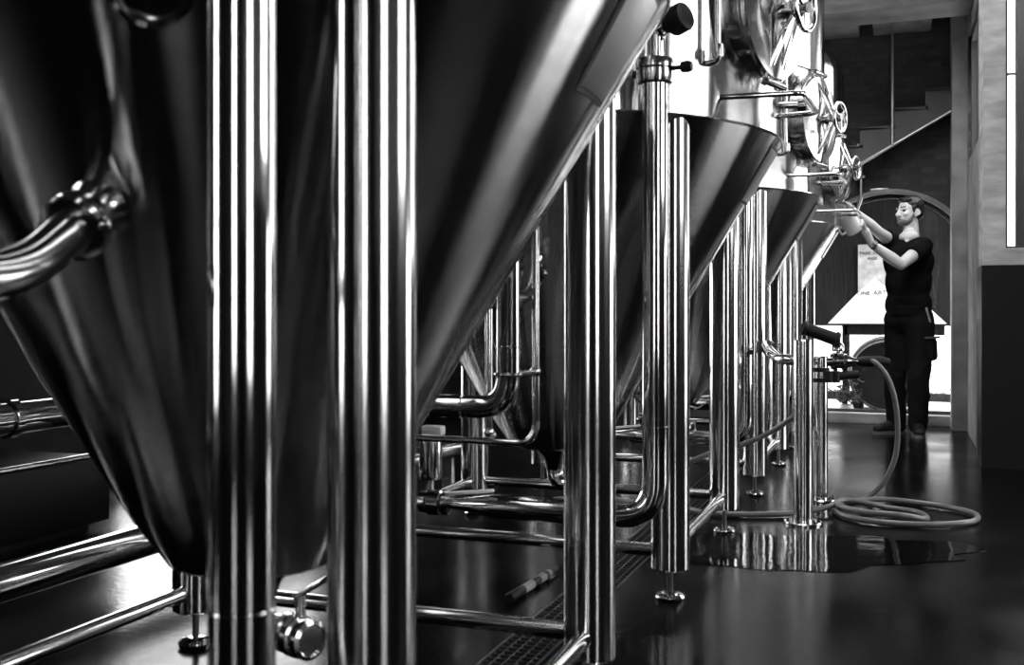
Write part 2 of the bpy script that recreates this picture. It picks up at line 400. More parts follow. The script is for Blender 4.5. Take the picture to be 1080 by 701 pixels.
def make_tank():
    t = thing('conical_tank', '', 'tank', (TX, 0, 0))
    bm = B()
    lathe(bm, [(R0-.001, 1.525), (R0, 1.532), (R0, 2.16), (R0+.012, 2.166), (R0+.012, 2.60), (R0-.005, 2.66), (R0-.06, 2.73), (R0-.2, 2.80), (R0-.45, 2.85), (0, 2.87)], seg=128, cap=False)
    obj('shell', bm, 'shell', t, sharp=25)
    bm = B()
    lathe(bm, [(0, .395), (.12, .395), (.15, .398), (.172, .408), (.186, .428)]+[(cone_r(h), h) for h in (.5, .7, .9, 1.1, 1.3, 1.45)]+[(R0-.003, 1.525)], seg=128, cap=False)
    obj('cone', bm, 'shell', t, sharp=30)
    bm = B(); torus(bm, R0-.001, .005, (0, 0, 1.528), (0, 0, 1), 128, 6); obj('weld_seam', bm, 'dpipe', t)
    for sx in (-1, 1):
        for sy in (-1, 1):
            p = Vector((sx*.56, sy*.54, 0))
            bm = B(); lathe(bm, [(0, LZ), (LR-.004, LZ), (LR, LZ+.004), (LR, 1.52), (0, 1.52)], p, seg=48, cap=False); l = obj('leg', bm, 'leg', t)
            bm = B(); lathe(bm, [(0, .028), (.020, .026), (.040, .020), (.047, .012), (.044, .003), (.036, 0), (0, 0)], p, seg=32, cap=False); f_ = obj('foot', bm, 'pipe', l)
            bm = B(); lathe(bm, [(.009, .02), (.009, LZ+.01)], p, seg=20); obj('foot_rod', bm, 'thread', l)
    for a, b in (((-.5, -.54), (.5, -.54)), ((-.5, .54), (.5, .54)), ((-.56, -.48), (-.56, .48)), ((.56, -.48), (.56, .48))):
        bm = B(); tube(bm, [(a[0], a[1], .155), (b[0], b[1], .155)], .021, 20); obj('crossbar', bm, 'leg', t)
    # outlet below the cone with a butterfly valve
    bm = B(); tube(bm, rounded([(0, 0, .42), (0, 0, .262), (.09, -.01, .262)], .07), .034, 24)
    lathe(bm, [(.10, .40), (.055, .36), (.036, .31)], seg=32); o = obj('outlet_pipe', bm, 'pipe', t)
    v = B(); ad = (.93, -.37, 0); lathe(v, [(.03, -.01), (.040, -.008), (.040, .008), (.034, .012), (.034, .020), (.042, .024), (.042, .044), (.034, .048), (.034, .056), (.040, .060), (.040, .074), (.032, .078), (.028, .072), (0, .072)], (.085, -.008, .262), ad, 32)
    o = obj('valve', v, 'dpipe', t)
    v = B(); tube(v, [(.122, -.022, .30), (.122, -.022, .345)], .011, 12); box(v, (-.012, -.010, -.005), (.13, .010, .006), Matrix.Translation((.120, -.022, .345)) @ Matrix.Rotation(-.55, 4, 'Y'), bev=.003); obj('handle', v, 'pipe', o)
    # curved sample arm reaching out of the cone
    a0 = math.atan2(-.98, .18); p, n = on_cone(a0, 1.07)
    bm = B(); lathe(bm, [(.06, -.02), (.042, .006), (.035, .03), (.035, .06)], p, n, 32); obj('nozzle', bm, 'dpipe', t)
    bm = B(); lathe(bm, [(.033, -.004), (.050, .0), (.051, .012), (.046, .017), (.051, .022), (.050, .034), (.034, .038)], p+n*.045, n, 32)
    ball(bm, p+n*.062+Vector((.05, 0, .0)), .012, 12); obj('clamp', bm, 'dpipe', t)
    q = p+n*.07
    path = rounded([q, q+n*.155, q+n*.155+Vector((-.012, -.33, -.004))], .08)
    bm = B(); tube(bm, path, .0325, 28); obj('sample_pipe', bm, 'dpipe', t)
    # round port on the cone
    a1 = math.atan2(-.91, .40); p, n = on_cone(a1, 1.36)
    bm = B(); lathe(bm, [(.062, -.01), (.062, .014), (.054, .018), (.05, .012), (.05, -.004)], p, n, 40, cap=False); pr = obj('port', bm, 'dpipe', t)
    for s in (-1, 1):
        e = frame_of(n)[0]; bm = B(); ball(bm, p+e*s*.068+n*.006, (.012, .012, .012), 12); obj('lug', bm, 'pipe', pr)
    bm = B(); lathe(bm, [(0, .004), (.05, .003)], p, n, 40, cap=False); obj('port_glass', bm, 'dpipe', pr)
    # name plate bent to the cone
    def patch(bm, a_0, a_1, h0, h1, off, th=.002, nn=10):
        g = []
        for k in range(nn+1):
            a = a_0+(a_1-a_0)*k/nn
            g.append([[bm.verts.new(on_cone(a, h, off+d)[0]) for h in (h0, h1)] for d in (0, th)])
        for k in range(nn):
            A_, B_ = g[k], g[k+1]
            for i, j, kk, l in (((1, 0), (1, 1), (1, 1), (1, 0)),):
                bm.faces.new([A_[1][0], B_[1][0], B_[1][1], A_[1][1]]); bm.faces.new([A_[0][0], A_[0][1], B_[0][1], B_[0][0]])
                bm.faces.new([A_[0][0], B_[0][0], B_[1][0], A_[1][0]]); bm.faces.new([A_[0][1], A_[1][1], B_[1][1], B_[0][1]])
        for A_ in (g[0], g[-1]): bm.faces.new([A_[0][0], A_[0][1], A_[1][1], A_[1][0]])
    bm = B(); patch(bm, math.radians(-5.5), math.radians(8.5), 1.305, 1.50, .001); np_ = obj('name_plate', bm, 'groove', t)
    bm = B(); patch(bm, math.radians(-4.7), math.radians(7.7), 1.314, 1.49, .003); obj('plate_face', bm, 'plate', np_)
    # side manway with hinge arms and hand wheel
    am = math.radians(-18.7); n = Vector((math.cos(am), math.sin(am), 0)); c = n*R0+Vector((0, 0, 1.90)); s = Vector((-math.sin(am), math.cos(am), 0))
    bm = B(); lathe(bm, [(.205, -.06), (.205, .035), (.225, .037), (.225, .05), (.19, .05), (.19, -.02)], c, n, 48, cap=False); mw = obj('manway', bm, 'dpipe', t)
    bm = B(); lathe(bm, [(.215, .052), (.215, .064), (.19, .07), (.1, .088), (0, .094)], c, n, 48, cap=False); obj('hatch', bm, 'shell', mw)
    bm = B()
    for zz in (.235, -.235):
        for ss in (-.05, .05):
            p_, q_ = c+n*.045+s*ss+Vector((0, 0, zz)), c+n*.13+s*ss*.5+Vector((0, 0, zz*.1)); L_ = (q_-p_)
            xa = L_.normalized(); ya = s; za = xa.cross(ya).normalized(); ya = za.cross(xa)
            mt = Matrix(((xa.x, ya.x, za.x, p_.x), (xa.y, ya.y, za.y, p_.y), (xa.z, ya.z, za.z, p_.z), (0, 0, 0, 1)))
            box(bm, (-.01, -.017, -.004), (L_.length+.01, .017, .004), mt, bev=.002)
    tube(bm, [c+n*.06+s*-.07+Vector((0, 0, -.235)), c+n*.06+s*.07+Vector((0, 0, -.235))], .013, 12)
    tube(bm, [c+n*.06+s*-.07+Vector((0, 0, .235)), c+n*.06+s*.07+Vector((0, 0, .235))], .013, 12)
    tube(bm, [c+n*.132+s*-.05, c+n*.132+s*.05], .016, 12)
    obj('hinge_arm', bm, 'pipe', mw)
    bm = B(); lathe(bm, [(0, -.06), (.028, -.06), (.028, .01), (.02, .012), (.02, .03), (0, .03)], c+n*.145, n, 24, cap=False)
    hw = obj('spindle', bm, 'pipe', mw)
    bm = B(); torus(bm, .075, .0085, c+n*.165, n, 36, 10)
    e1, e2 = frame_of(n)
    for k in range(3):
        w = 2*PI*k/3+.4; tube(bm, [c+n*.165, c+n*.165+(e1*math.cos(w)+e2*math.sin(w))*.075], .007, 8)
    obj('hand_wheel', bm, 'pipe', mw)
    # tubular hook under the manway
    bm = B(); tube(bm, rounded([(.70, -.46, 1.60), (.96, -.44, 1.60), (.975, -.08, 1.60), (.82, -.06, 1.60)], .03), .0095, 12); obj('hose_hook', bm, 'pipe', t)
    # level tube with fittings
    al = math.radians(-37); e = Vector((math.cos(al), math.sin(al), 0))
    bm = B(); tube(bm, rounded([e*(R0-.01)+Vector((0, 0, 1.70)), e*(R0+.045)+Vector((0, 0, 1.70)), e*(R0+.045)+Vector((0, 0, 2.5)), e*(R0-.01)+Vector((0, 0, 2.5))], .02), .010, 12)
    lt = obj('level_tube', bm, 'pipe', t)
    for z in (1.70, 2.3):
        bm = B(); lathe(bm, [(0, -.02), (.02, -.02), (.022, 0), (.02, .02), (0, .02)], e*(R0+.045)+Vector((0, 0, z+.03)), (0, 0, 1), 16, cap=False); obj('fitting', bm, 'dpipe', lt)
    # thermometer well on the shell edge
    bm = B(); ae = math.radians(4); e = Vector((math.cos(ae), math.sin(ae), 0)); tube(bm, [e*(R0-.01)+Vector((0, 0, 1.66)), e*(R0+.06)+Vector((0, 0, 1.66))], .012, 12)
    lathe(bm, [(0, 0), (.03, 0), (.032, .03), (0, .032)], e*(R0+.055)+Vector((0, 0, 1.66)), e, 20, cap=False); obj('thermometer', bm, 'dpipe', t)
    return t

tank = make_tank()
TY = [1.83, 3.82, 5.85, 7.80]
TL = ['nearest steel conical tank, its cone hanging behind the two broad blurred posts',
      'second steel conical tank in the row, behind the bent pipe with the round gauge',
      'third steel conical tank in the row, above the pipe stands with the hose',
      'last steel conical tank in the row, where the man in black is working']
tanks = []
for i, y in enumerate(TY):
    o = tank if i == 0 else copy_tree(tank)
    o.location = (TX, y, 0); o['label'] = TL[i]; o['group'] = 'conical tanks in the row'; tanks.append(o)

# ------------------------------------------------------------------ riser pipes before each tank
def make_riser():
    t = thing('riser_pipe', '', 'pipe', (0, 0, 0))
    bm = B(); tube(bm, rounded([(0, 0, 1.62), (0, 0, .305), (-.52, 0, .305)], .11, 10), .038, 32); p = obj('pipe', bm, 'pipe', t)
    bm = B(); torus(bm, .0382, .0012, (0, 0, .575), (0, 0, 1), 40, 6); obj('weld_seam', bm, 'dpipe', p)
    bm = B(); lathe(bm, [(.035, -.045), (.052, -.04), (.056, -.02), (.056, -.004), (.05, 0), (.056, .004), (.056, .02), (.052, .03), (.03, .034)], (0, 0, 1.63), (0, 0, 1), 40)
    c = obj('clamp', bm, 'dpipe', t)
    bm = B(); tube(bm, [(.05, .0, 1.63), (.085, -.005, 1.63)], .007, 10); lathe(bm, [(0, 0), (.016, 0), (.018, .02), (.014, .032), (0, .032)], (.08, -.005, 1.63), (1, -.1, 0), 16, cap=False)
    obj('wing_nut', bm, 'black', c)
    bm = B(); tube(bm, [(-.05, 0, 1.62), (-.066, 0, 1.62)], .012, 10); obj('hinge_pin', bm, 'black', c)
    bm = B(); tube(bm, rounded([(.008, 0, 1.66), (.008, 0, 1.742), (.06, -.025, 1.762)], .025), .022, 20); tube(bm, [(-.03, .01, 1.6), (-.03, .01, 1.78)], .009, 12); obj('upper_pipe', bm, 'pipe', t)
    bm = B(); d = Vector((.86, -.42, .22)).normalized(); o0 = Vector((.035, -.012, 1.752))
    lathe(bm, [(0, 0), (.022, .0), (.026, .02), (.040, .024), (.043, .03), (.043, .068), (.039, .075), (.034, .072), (0, .072)], o0, d, 36, cap=False); obj('gauge', bm, 'black', t)
    # lower end: reducer, valve with lever, upright actuator
    bm = B(); lathe(bm, [(.034, 0), (.034, .03), (.018, .14), (.018, .2)], (-.50, 0, .305), (-1, 0, 0), 28); obj('reducer', bm, 'pipe', t)
    bm = B(); lathe(bm, [(.02, 0), (.036, .002), (.038, .02), (.03, .024), (.042, .03), (.042, .07), (.03, .076), (.038, .08), (.036, .1), (.02, .102)], (-.66, 0, .305), (-1, 0, 0), 28); v = obj('valve', bm, 'dpipe', t)
    bm = B(); box(bm, (0, -.009, 0), (.16, .009, .010), Matrix.Translation((-.66, -.03, .335)) @ Matrix.Rotation(-.12, 4, 'Y'), bev=.003); obj('lever', bm, 'white', v)
    bm = B(); lathe(bm, [(.012, .03), (.012, .07), (.034, .075), (.037, .085), (.037, .20), (.033, .21), (.010, .214), (.010, .24)], (-.73, 0, .305), (0, 0, 1), 28); ac = obj('actuator', bm, 'dpipe', t)
    bm = B(); box(bm, (-.035, -.02, 0), (.035, .02, .03), Matrix.Translation((-.72, 0, .52)), bev=.006); obj('actuator_cap', bm, 'white', ac)
    return t
riser = make_riser()
RP = [(-.703, 1.003), (-.685, 3.04), (-.70, 5.04), (-.70, 7.0)]
RL = ['tall polished steel pipe standing in front of the nearest cone, beside the broad leg',
      'polished steel pipe with a clamp and round gauge, bending toward the drain valve',
      'polished pipe with gauge in the gap before the third tank', 'polished pipe with gauge in the gap before the last tank']
for i, (x, y) in enumerate(RP):
    o = riser if i == 0 else copy_tree(riser)
    o.location = (x, y, 0); o['label'] = RL[i]; o['group'] = 'riser pipes before the tanks'

# ------------------------------------------------------------------ pipework between the tanks
def make_elbow():
    t = thing('elbow_pipe', '', 'pipe')
    bm = B(); tube(bm, rounded([(0, 0, 1.25), (0, 0, .655), (-.95, 0, .655)], .09, 10), .031, 28); lathe(bm, [(.031, 0), (.045, .004), (.045, .03), (.031, .034), (0, .034)], (-.94, 0, .655), (-1, 0, 0), 24); p = obj('pipe', bm, 'pipe', t)
    bm = B(); torus(bm, .0315, .002, (0, 0, .82), (0, 0, 1), 40, 6); obj('weld_seam', bm, 'dpipe', p)
    bm = B(); torus(bm, .0315, .002, (-.13, 0, .655), (1, 0, 0), 40, 6); obj('weld_seam', bm, 'dpipe', p)
    bm = B(); tube(bm, [(.0, .025, .745), (.005, .20, .742)], .007, 10); ball(bm, (.005, .205, .742), .016, 12); torus(bm, .033, .006, (0, 0, .745), (0, 0, 1), 28, 8); obj('bracket', bm, 'dpipe', t)
    return t
el = make_elbow()
EL = ['thick bent steel pipe turning at elbow between the first two cones', 'thick bent steel pipe turning at elbow between second and third tank', 'thick bent steel pipe turning at elbow before the last tank']
for i in range(3):
    o = el if i == 0 else copy_tree(el)
    o.location = (-.99, 2.62+i*1.99, 0); o['label'] = EL[i]; o['group'] = 'elbow pipes between the cones'
def thin():
    bm = B(); tube(bm, rounded([(0, 0, 1.28), (0, 0, .535), (-.75, .02, .535)], .06, 8), .0105, 14); return obj('sample_line', bm, 'pipe')
tl = thin()
SL = ['thin steel line dropping and bending under the thick elbow before the second cone', 'thin steel line bending between second and third tank', 'thin steel line bending before the last tank']
for i in range(3):
    o = tl if i == 0 else copy_tree(tl)
    tag(o, SL[i], 'pipe', 'thin lines between the cones'); o.location = (-.985, 2.83+i*1.99, 0)
bm = B(); tube(bm, [(-1.17, 2.93, .55), (-1.17, 2.93, 1.2)], .012, 14); ball(bm, (-1.17, 2.93, .55), .016, 12)
tag(obj('drain_tube', bm, 'pipe'), 'short upright steel tube standing just beside the thick elbow pipe', 'pipe')

# long pipes and dark cabinet beyond the nearest tank
def longpipe(x, z, r, y0, y1, label, m='pipe', zs=0):
    bm = B(); tube(bm, [(x, y0, z), (x, y1, z)], r, 32)
    lathe(bm, [(r, -.02), (r+.012, -.018), (r+.012, .018), (r, .02)], (x, y1-.3, z), (0, 1, 0), 32)
    for y in (y0+.5, y1-.6): box(bm, (x-.03, y-.02, zs), (x+.03, y+.02, z))
    return tag(obj('long_pipe', bm, m), label, 'pipe', 'long pipes running along the floor')
longpipe(-2.36, .155, .055, .6, 5.9, 'large steel pipe running low along the floor beyond the nearest cone')
longpipe(-3.35, .49, .07, .6, 3.5, 'thick steel pipe running along the top of the dark cabinet', zs=.31)
ob = B(); box(ob, (-3.9, .6, .04), (-3.13, 3.53, .31), bev=.01); box(ob, (-3.85, .7, 0), (-3.2, 3.48, .04))
cb = tag(obj('equipment_cabinet', ob, 'clad'), 'low black cabinet on the floor beyond the nearest cone', 'cabinet')
bm = B(); tube(bm, [(-3.14, .62, .32), (-3.14, 3.5, .32)], .014, 12); obj('edge_rail', bm, 'pipe', cb)

# ------------------------------------------------------------------ floor drain
dr = thing('floor_drain', 'long grated channel drain set in the floor under the tanks', 'drain', (0, 0, 0))
bm = B(); box(bm, (DX0+.002, .402, -.088), (DX1-.002, 8.598, -.08)); obj('channel', bm, 'pit', dr)
bm = B()
for x in (DX0+.002, DX1-.008): box(bm, (x, .402, -.03), (x+.006, 8.598, .002))
for k in range(4): x = DX0+.031*(k+1); box(bm, (x-.002, .402, -.022), (x+.002, 8.598, -.001))
n = int(8.15/.032)
for k in range(n): y = .42+k*.032; box(bm, (DX0+.006, y-.002, -.02), (DX1-.006, y+.002, 0))
obj('grate', bm, 'cast', dr)

def gp(u, z, h=.016): return Vector((CY*u-SY*z, SY*u+CY*z, h))
# thin sheet of water on the floor
M['water'] = mat('water', .003, .04, spec=.13, bump=.5, bscale=7, bdist=.003)
rw = random.Random(11)
bm = B(); ring = []
for k in range(72):
    w = 2*PI*k/72; r = 1+.10*math.sin(3*w+1)+.07*math.sin(7*w)+.05*math.sin(13*w+2)
    u, z = 1.12+.62*r*math.cos(w), 4.0+.30*r*math.sin(w); ring.append(bm.verts.new(gp(u, z, .0025)))
low = [bm.verts.new((v.co.x, v.co.y, .0005)) for v in ring]
bm.faces.new(ring)
for k in range(72): bm.faces.new([ring[k], low[k], low[(k+1) % 72], ring[(k+1) % 72]])
tag(obj('puddle', bm, 'water'), 'shallow puddle of water spread on the dark floor before the pipe stands', 'puddle')
# small banded tool dropped on the floor
p0, p1 = at(537, 634, 3.27), at(588, 603, 3.66); p0.z = p1.z = .016; d = (p1-p0)
tl_ = thing('squeegee_handle', 'small black and white banded tool lying beside the floor drain', 'tool', p0)
segs = [(0, .26, .016, 'black'), (.26, .45, .015, 'board'), (.45, .58, .012, 'black'), (.58, .70, .015, 'board'), (.70, .76, .015, 'black'), (.76, .82, .013, 'board'), (.82, 1, .007, 'black')]
for a, b, r, m in segs:
    bm = B(); lathe(bm, [(r*.9, 0), (r, .004), (r, (b-a)*d.length-.004), (r*.9, (b-a)*d.length)], d*a, d, 16); obj('band' if m == 'board' else 'grip', bm, m, tl_)

# ------------------------------------------------------------------ pipe stands, valve and hoses
def stand(loc, r, h, label):
    t = thing('pipe_stand', label, 'stand', loc, 'pipe stands bolted to the floor')
    bm = B(); lathe(bm, [(r, .008), (r, h-.004), (r-.004, h), (0, h)], seg=36, cap=False); obj('post', bm, 'leg', t)
    bm = B(); R = r+.042; lathe(bm, [(0, 0), (R, 0), (R, .008), (R-.004, .012), (r, .012)], seg=40, cap=False); f = obj('flange', bm, 'dpipe', t)
    for k in range(6):
        w = 2*PI*k/6+.3; c = (math.cos(w)*(r+.024), math.sin(w)*(r+.024), .012)
        bm = B(); lathe(bm, [(.009, 0), (.009, .008), (.005, .010), (.005, .016), (0, .016)], c, (0, 0, 1), 6, cap=False); obj('bolt', bm, 'pipe', f)
    return t
S1, S2 = at(847, HZ+CAM_H*FPX/4.51, 4.51), at(866, HZ+CAM_H*FPX/5.06, 5.06)
s1 = stand(S1, .041, .795, 'taller round steel stand, its bolted flange beside the coiled hose')
s2 = stand(S2, .032, .70, 'thinner steel stand behind, carrying the valve with black grip')
bm = B(); a = at(838, 379, 4.53); e = at(822, 379, 4.60); g = at(813, 372, 4.85); k_ = at(810, 366, 5.1)
tube(bm, rounded([S1+Vector((0, 0, a.z)), e, g, k_], .05), .024, 20)
q_ = Vector((0, .07, .0)); tube(bm, [k_-(k_-g).normalized()*.03, k_], .036, 20); bmesh.ops.translate(bm, vec=-S1, verts=bm.verts); obj('side_pipe', bm, 'pipe', s1)
# valve on the second stand
vz = at(866, 381, 5.06).z
vt = thing('hose_valve', 'steel butterfly valve with a black grip on the thinner stand', 'valve', (S2.x, S2.y, vz))
ax = Vector((CY, SY, 0)); fw = Vector((SY, -CY, 0))
bm = B(); lathe(bm, [(.022, -.03), (.024, .05), (.040, .052), (.042, .066), (.034, .070), (.034, .10), (.042, .104), (.042, .118), (.030, .122), (.026, .15), (.017, .17), (.017, .2)], (0, 0, 0), ax, 28); obj('body', bm, 'dpipe', vt)
bm = B(); tube(bm, [ax*.085, ax*.085+Vector((0, 0, .065))], .014, 14); lathe(bm, [(0, .05), (.03, .05), (.032, .07), (.02, .09), (0, .09)], ax*.085, (0, 0, 1), 20, cap=False); obj('stem', bm, 'dpipe', vt)
hp = ax*-.105+Vector((0, 0, .165))+fw*.05; hq = ax*.065+Vector((0, 0, .105))+fw*.05
bm = B(); tube(bm, [hp, hp.lerp(hq, .06), hp.lerp(hq, .1), hp.lerp(hq, .9), hp.lerp(hq, .94), hq], [.034, .036, .030, .032, .040, .038], 20); tube(bm, [hq, hq-fw*.05+ax*.02+Vector((0, 0, -.03))], .012, 12); obj('grip', bm, 'black', vt)
bm = B(); tube(bm, [ax*.02+Vector((0, 0, -.075))+fw*.03, ax*.17+Vector((0, 0, -.06))+fw*.03], .020, 16)
for w in (.025, .06): tube(bm, [ax*w+Vector((0, 0, -.10))+fw*.03, ax*w+Vector((0, 0, -.045))+fw*.03], .024, 14)
tube(bm, [ax*.07+Vector((0, 0, -.06)), ax*.07], .010, 10); obj('lower_handle', bm, 'black', vt)
for k, w in enumerate((-.09, -.04)):
    bm = B(); lathe(bm, [(.02, -.012), (.04, -.01), (.04, .01), (.02, .012)], fw*.0+Vector((0, 0, w)), (0, 0, 1), 20); obj('collar', bm, 'black', vt)

def hose(label, pts, r, name='hose', m='hose'):
    bm = B(); tube(bm, spline(pts, 10), r, 14); return tag(obj(name, bm, m), label, 'hose')
V0 = Vector((S2.x, S2.y, vz))
hp_ = [V0+ax*.165, V0+ax*.23, at(924, 383, 5.0), at(938, 402, 4.97), at(946, 436, 4.97), at(945, 478, 4.98), at(932, 508, 5.0)]
hp_ += [gp(1.70, 5.02), gp(1.60, 4.97), gp(1.48, 4.80), gp(1.47, 4.60), gp(1.58, 4.46), gp(1.78, 4.41), gp(1.98, 4.48), gp(2.06, 4.66), gp(1.97, 4.86), gp(1.75, 4.93, .03), gp(1.56, 4.86, .03), gp(1.47, 4.7, .045), gp(1.52, 4.55, .045), gp(1.66, 4.47, .045), gp(1.80, 4.53), gp(1.82, 4.68), gp(1.72, 4.80), gp(1.55, 4.83, .045), gp(1.42, 4.72, .03), gp(1.25, 4.655), gp(1.0, 4.64), gp(.86, 4.68), gp(.80, 4.82), gp(.84, 5.0), gp(.80, 5.2)]
ho = hose('grey hose falling from the valve and coiled on the wet floor', hp_, .0125)
bm = B(); tube(bm, [V0+ax*.175, V0+ax*.20, V0+ax*.29, V0+ax*.33+Vector((0, 0, -.005))], [.019, .026, .026, .019], 18); obj('sleeve', bm, 'black', ho)
hose('grey hose sagging from the tall stand to the floor under the tanks', [at(842, 436, 4.56), at(832, 443, 4.58), at(812, 456, 4.64), at(785, 468, 4.68), at(757, 475, 4.72), at(728, 487, 4.74), at(705, 503, 4.8), gp(.60, 4.95), gp(.42, 5.1), gp(.2, 5.0)], .0115)

# ------------------------------------------------------------------ stairs and fittings on the far wall
def py_(px, py, Y):
    """point of the photograph on the plane y = Y"""
    w = (px-540)/FPX
    return at(px, py, Y/(SY*w+CY))
def extrude(bm, poly, y0, y1):
    a = [bm.verts.new((x, y0, z)) for x, z in poly]; b = [bm.verts.new((x, y1, z)) for x, z in poly]
    bm.faces.new(a); bm.faces.new(b)
    for i in range(len(poly)): j = (i+1) % len(poly); bm.faces.new([a[i], a[j], b[j], b[i]])
SYY = 8.86
def xz(px, py, Y=SYY): p = py_(px, py, Y); return (p.x, p.z)
st = thing('staircase', 'grey stepped staircase climbing across the dark brick end wall', 'staircase', (0, 0, 0))
bm = B(); extrude(bm, [xz(*p) for p in ((882, 188), (882, 155), (907, 155), (907, 135), (943, 135), (943, 115), (976, 115), (976, 94), (1012, 94), (1012, 113))], SYY, SYY+.06)
obj('stringer', bm, 'steelstair', st, sharp=20)
for a, b, y in ((882, 907, 155), (907, 943, 135), (943, 976, 115), (976, 1012, 94)):
    bm = B(); p, q = xz(a, y), xz(b, y); box(bm, (p[0], SYY, p[1]-.02), (q[0]+.02, YE-.005, p[1]+.006)); obj('tread', bm, 'steelstair', st)
bm = B(); p, q = xz(880, 189), xz(1013, 112); tube(bm, [(p[0], SYY-.012, p[1]), (q[0], SYY-.012, q[1])], .013, 12); obj('lower_rail', bm, 'plate', st)
bm = B(); p, q = py_(941, 20, SYY-.05), py_(941, 152, SYY-.05); tube(bm, [Vector((p.x, p.y, ZC)), q], .012, 12); obj('hanger_rod', bm, 'plate', st)
bm = B(); pp = [py_(x, y, YE-.03) for x, y in ((908, 148), (908, 196), (908, 209), (904, 220), (901, 229))]; tube(bm, rounded(pp, .03), .017, 14)
for w in (.1, .8): q = pp[0].lerp(pp[1], w); box(bm, (q.x-.03, q.y-.012, q.z-.01), (q.x+.03, YE, q.z+.01))
tag(obj('conduit', bm, 'plate'), 'upright metal conduit with a bend fixed to the end wall', 'conduit')
bm = B(); p, q = py_(918, 200, YE-.02), py_(937, 200, YE-.02); box(bm, (p.x, YE-.03, p.z-.008), (q.x, YE, p.z+.008), bev=.002); tag(obj('door_bolt_bar', bm, 'plate'), 'short bright bar fixed over the arched doorway', 'bar')

# ------------------------------------------------------------------ yard beyond the doorway
bm = B(); box(bm, (-30, -30, -.3), (30, 40, -.125)); box(bm, (-14, YE+.3, -.125), (14, 30, -.02)); box(bm, (BX1, PIER_Y+.42, -.125), (14, YE+.3, -.02)); struct('ground_yard', bm, 'yard')
bm = B(); box(bm, (-9, 17, -.02), (9, 17.3, 6)); struct('wall_yard', bm, 'yard')
def yb(px, py, Y): return py_(px, py, Y)
YH = 12.6
p, q = yb(700, 200, YH), yb(1034, 344, YH)
bm = B(); box(bm, (p.x, YH, q.z), (q.x, YH+.08, 4.6))
for x in (p.x+.05, q.x-.1): box(bm, (x, YH+.081, -.02), (x+.1, YH+.18, 4.5))
tag(obj('hoarding', bm, 'hoard'), 'dark raised board hoarding in the yard beyond the doorway', 'hoarding')
bm = B(); box(bm, (p.x, YH-1.15, 2.55), (q.x, YH+.2, 2.65)); struct('added_shade_roof', bm, 'darkwall')  # out-of-view roof added to keep sky light off the hoarding and board
Y = YH-.04; p, q = yb(905, 258, Y), yb(962, 318, Y)
bm = B(); box(bm, (p.x, Y-.02, q.z), (q.x, Y+.035, p.z), bev=.003); bd = tag(obj('notice_board', bm, 'board'), 'pale notice board with small dark lettering on the hoarding', 'board')
def text(name, body, size, loc, parent, m='ink', rx=PI/2, rz=0):
    c = bpy.data.curves.new(name, 'FONT'); c.body = body; c.size = size; c.extrude = .0015; c.align_x = 'CENTER'
    o = bpy.data.objects.new(name, c); COL.objects.link(o); dg = bpy.context.evaluated_depsgraph_get(); dg.update()
    me = bpy.data.meshes.new_from_object(o.evaluated_get(dg)); bpy.data.objects.remove(o); me.materials.clear(); me.materials.append(M[m])
    o = bpy.data.objects.new(name, me); COL.objects.link(o); o.location = loc; o.rotation_euler = (rx, 0, rz); o.parent = parent; return o
w = yb(921, 268.5, Y-.025); text('lettering', 'PARK ST.ALL', .052, (w.x, Y-.023, w.z), bd)
w = yb(920, 274, Y-.025); text('lettering', 'ASSE', .052, (w.x, Y-.023, w.z), bd)
# table with a white pitched canopy
Y = 11.1
tb = thing('stall_table', 'dark stall table standing in the yard beyond the glass door', 'table', (0, 0, 0))
a, b = yb(872, 341, Y), yb(1000, 341, Y); z = a.z; x0, x1 = a.x, b.x
bm = B(); box(bm, (x0, Y, z-.02), (x1, Y+.6, z), bev=.003); obj('tabletop', bm, 'wood', tb)
e = yb(888, 353, Y); bm = B(); box(bm, (e.x+.02, Y+.03, e.z), (x1-.03, Y+.06, z-.02)); obj('apron', bm, 'wood', tb)
for x in (e.x, yb(962, 341, Y).x):
    for y in (Y+.03, Y+.52): bm = B(); box(bm, (x, y, -.02), (x+.05, y+.05, z-.02)); obj('leg', bm, 'wood', tb)
bm = B(); extrude(bm, [(x0+.01, z), (x1-.01, z), ((x0*.18+x1*.82), z+.19)]+[(yb(934, 306, Y).x+.22, yb(0, 303, Y).z if False else yb(934, 306, Y).z), (yb(935, 303, Y).x, yb(935, 303, Y).z), (yb(922, 293, Y).x, yb(922, 293, Y).z), (yb(905, 308, Y).x, yb(905, 308, Y).z)], Y+.04, Y+.5)
cn = tag(obj('pitched_canopy', bm, 'awning', sharp=15), 'white pitched canopy standing on the dark stall table', 'canopy')
w = yb(911, 311, Y+.03); text('lettering', 'ONE', .062, (w.x, Y+.037, w.z), cn)
w = yb(928, 311, Y+.03); text('lettering', 'ART', .07, (w.x, Y+.037, w.z), cn)
# barrel on its side
c = py_(935, 387, 10.2); R = .355
bl = thing('barrel', 'large dark round barrel lying on its side behind the legs of the man', 'barrel', (c.x, 10.2, -.02))
cz = R+.0
bm = B(); lathe(bm, [(0, .02), (R*.80, .02), (R*.80, 0), (R*.86, 0), (R*.95, .18), (R, .4), (R*.95, .62), (R*.86, .8), (R*.8, .8), (R*.8, .78), (0, .78)], (0, 0, cz), (0, 1, 0), 56, cap=False); obj('staves', bm, 'wood', bl)
for y, k in ((.03, .875), (.2, .962), (.6, .962), (.77, .875)):
    bm = B(); lathe(bm, [(R*k, -.025), (R*k+.006, -.02), (R*k+.006, .02), (R*k, .025)], (0, y, cz), (0, 1, 0), 56, cap=False); obj('hoop', bm, 'cast', bl)
bm = B(); 
for s in (-1, 1): box(bm, (s*.27-.05, .1, 0), (s*.27+.05, .7, .09), bev=.004)
obj('cradle', bm, 'wood', bl)
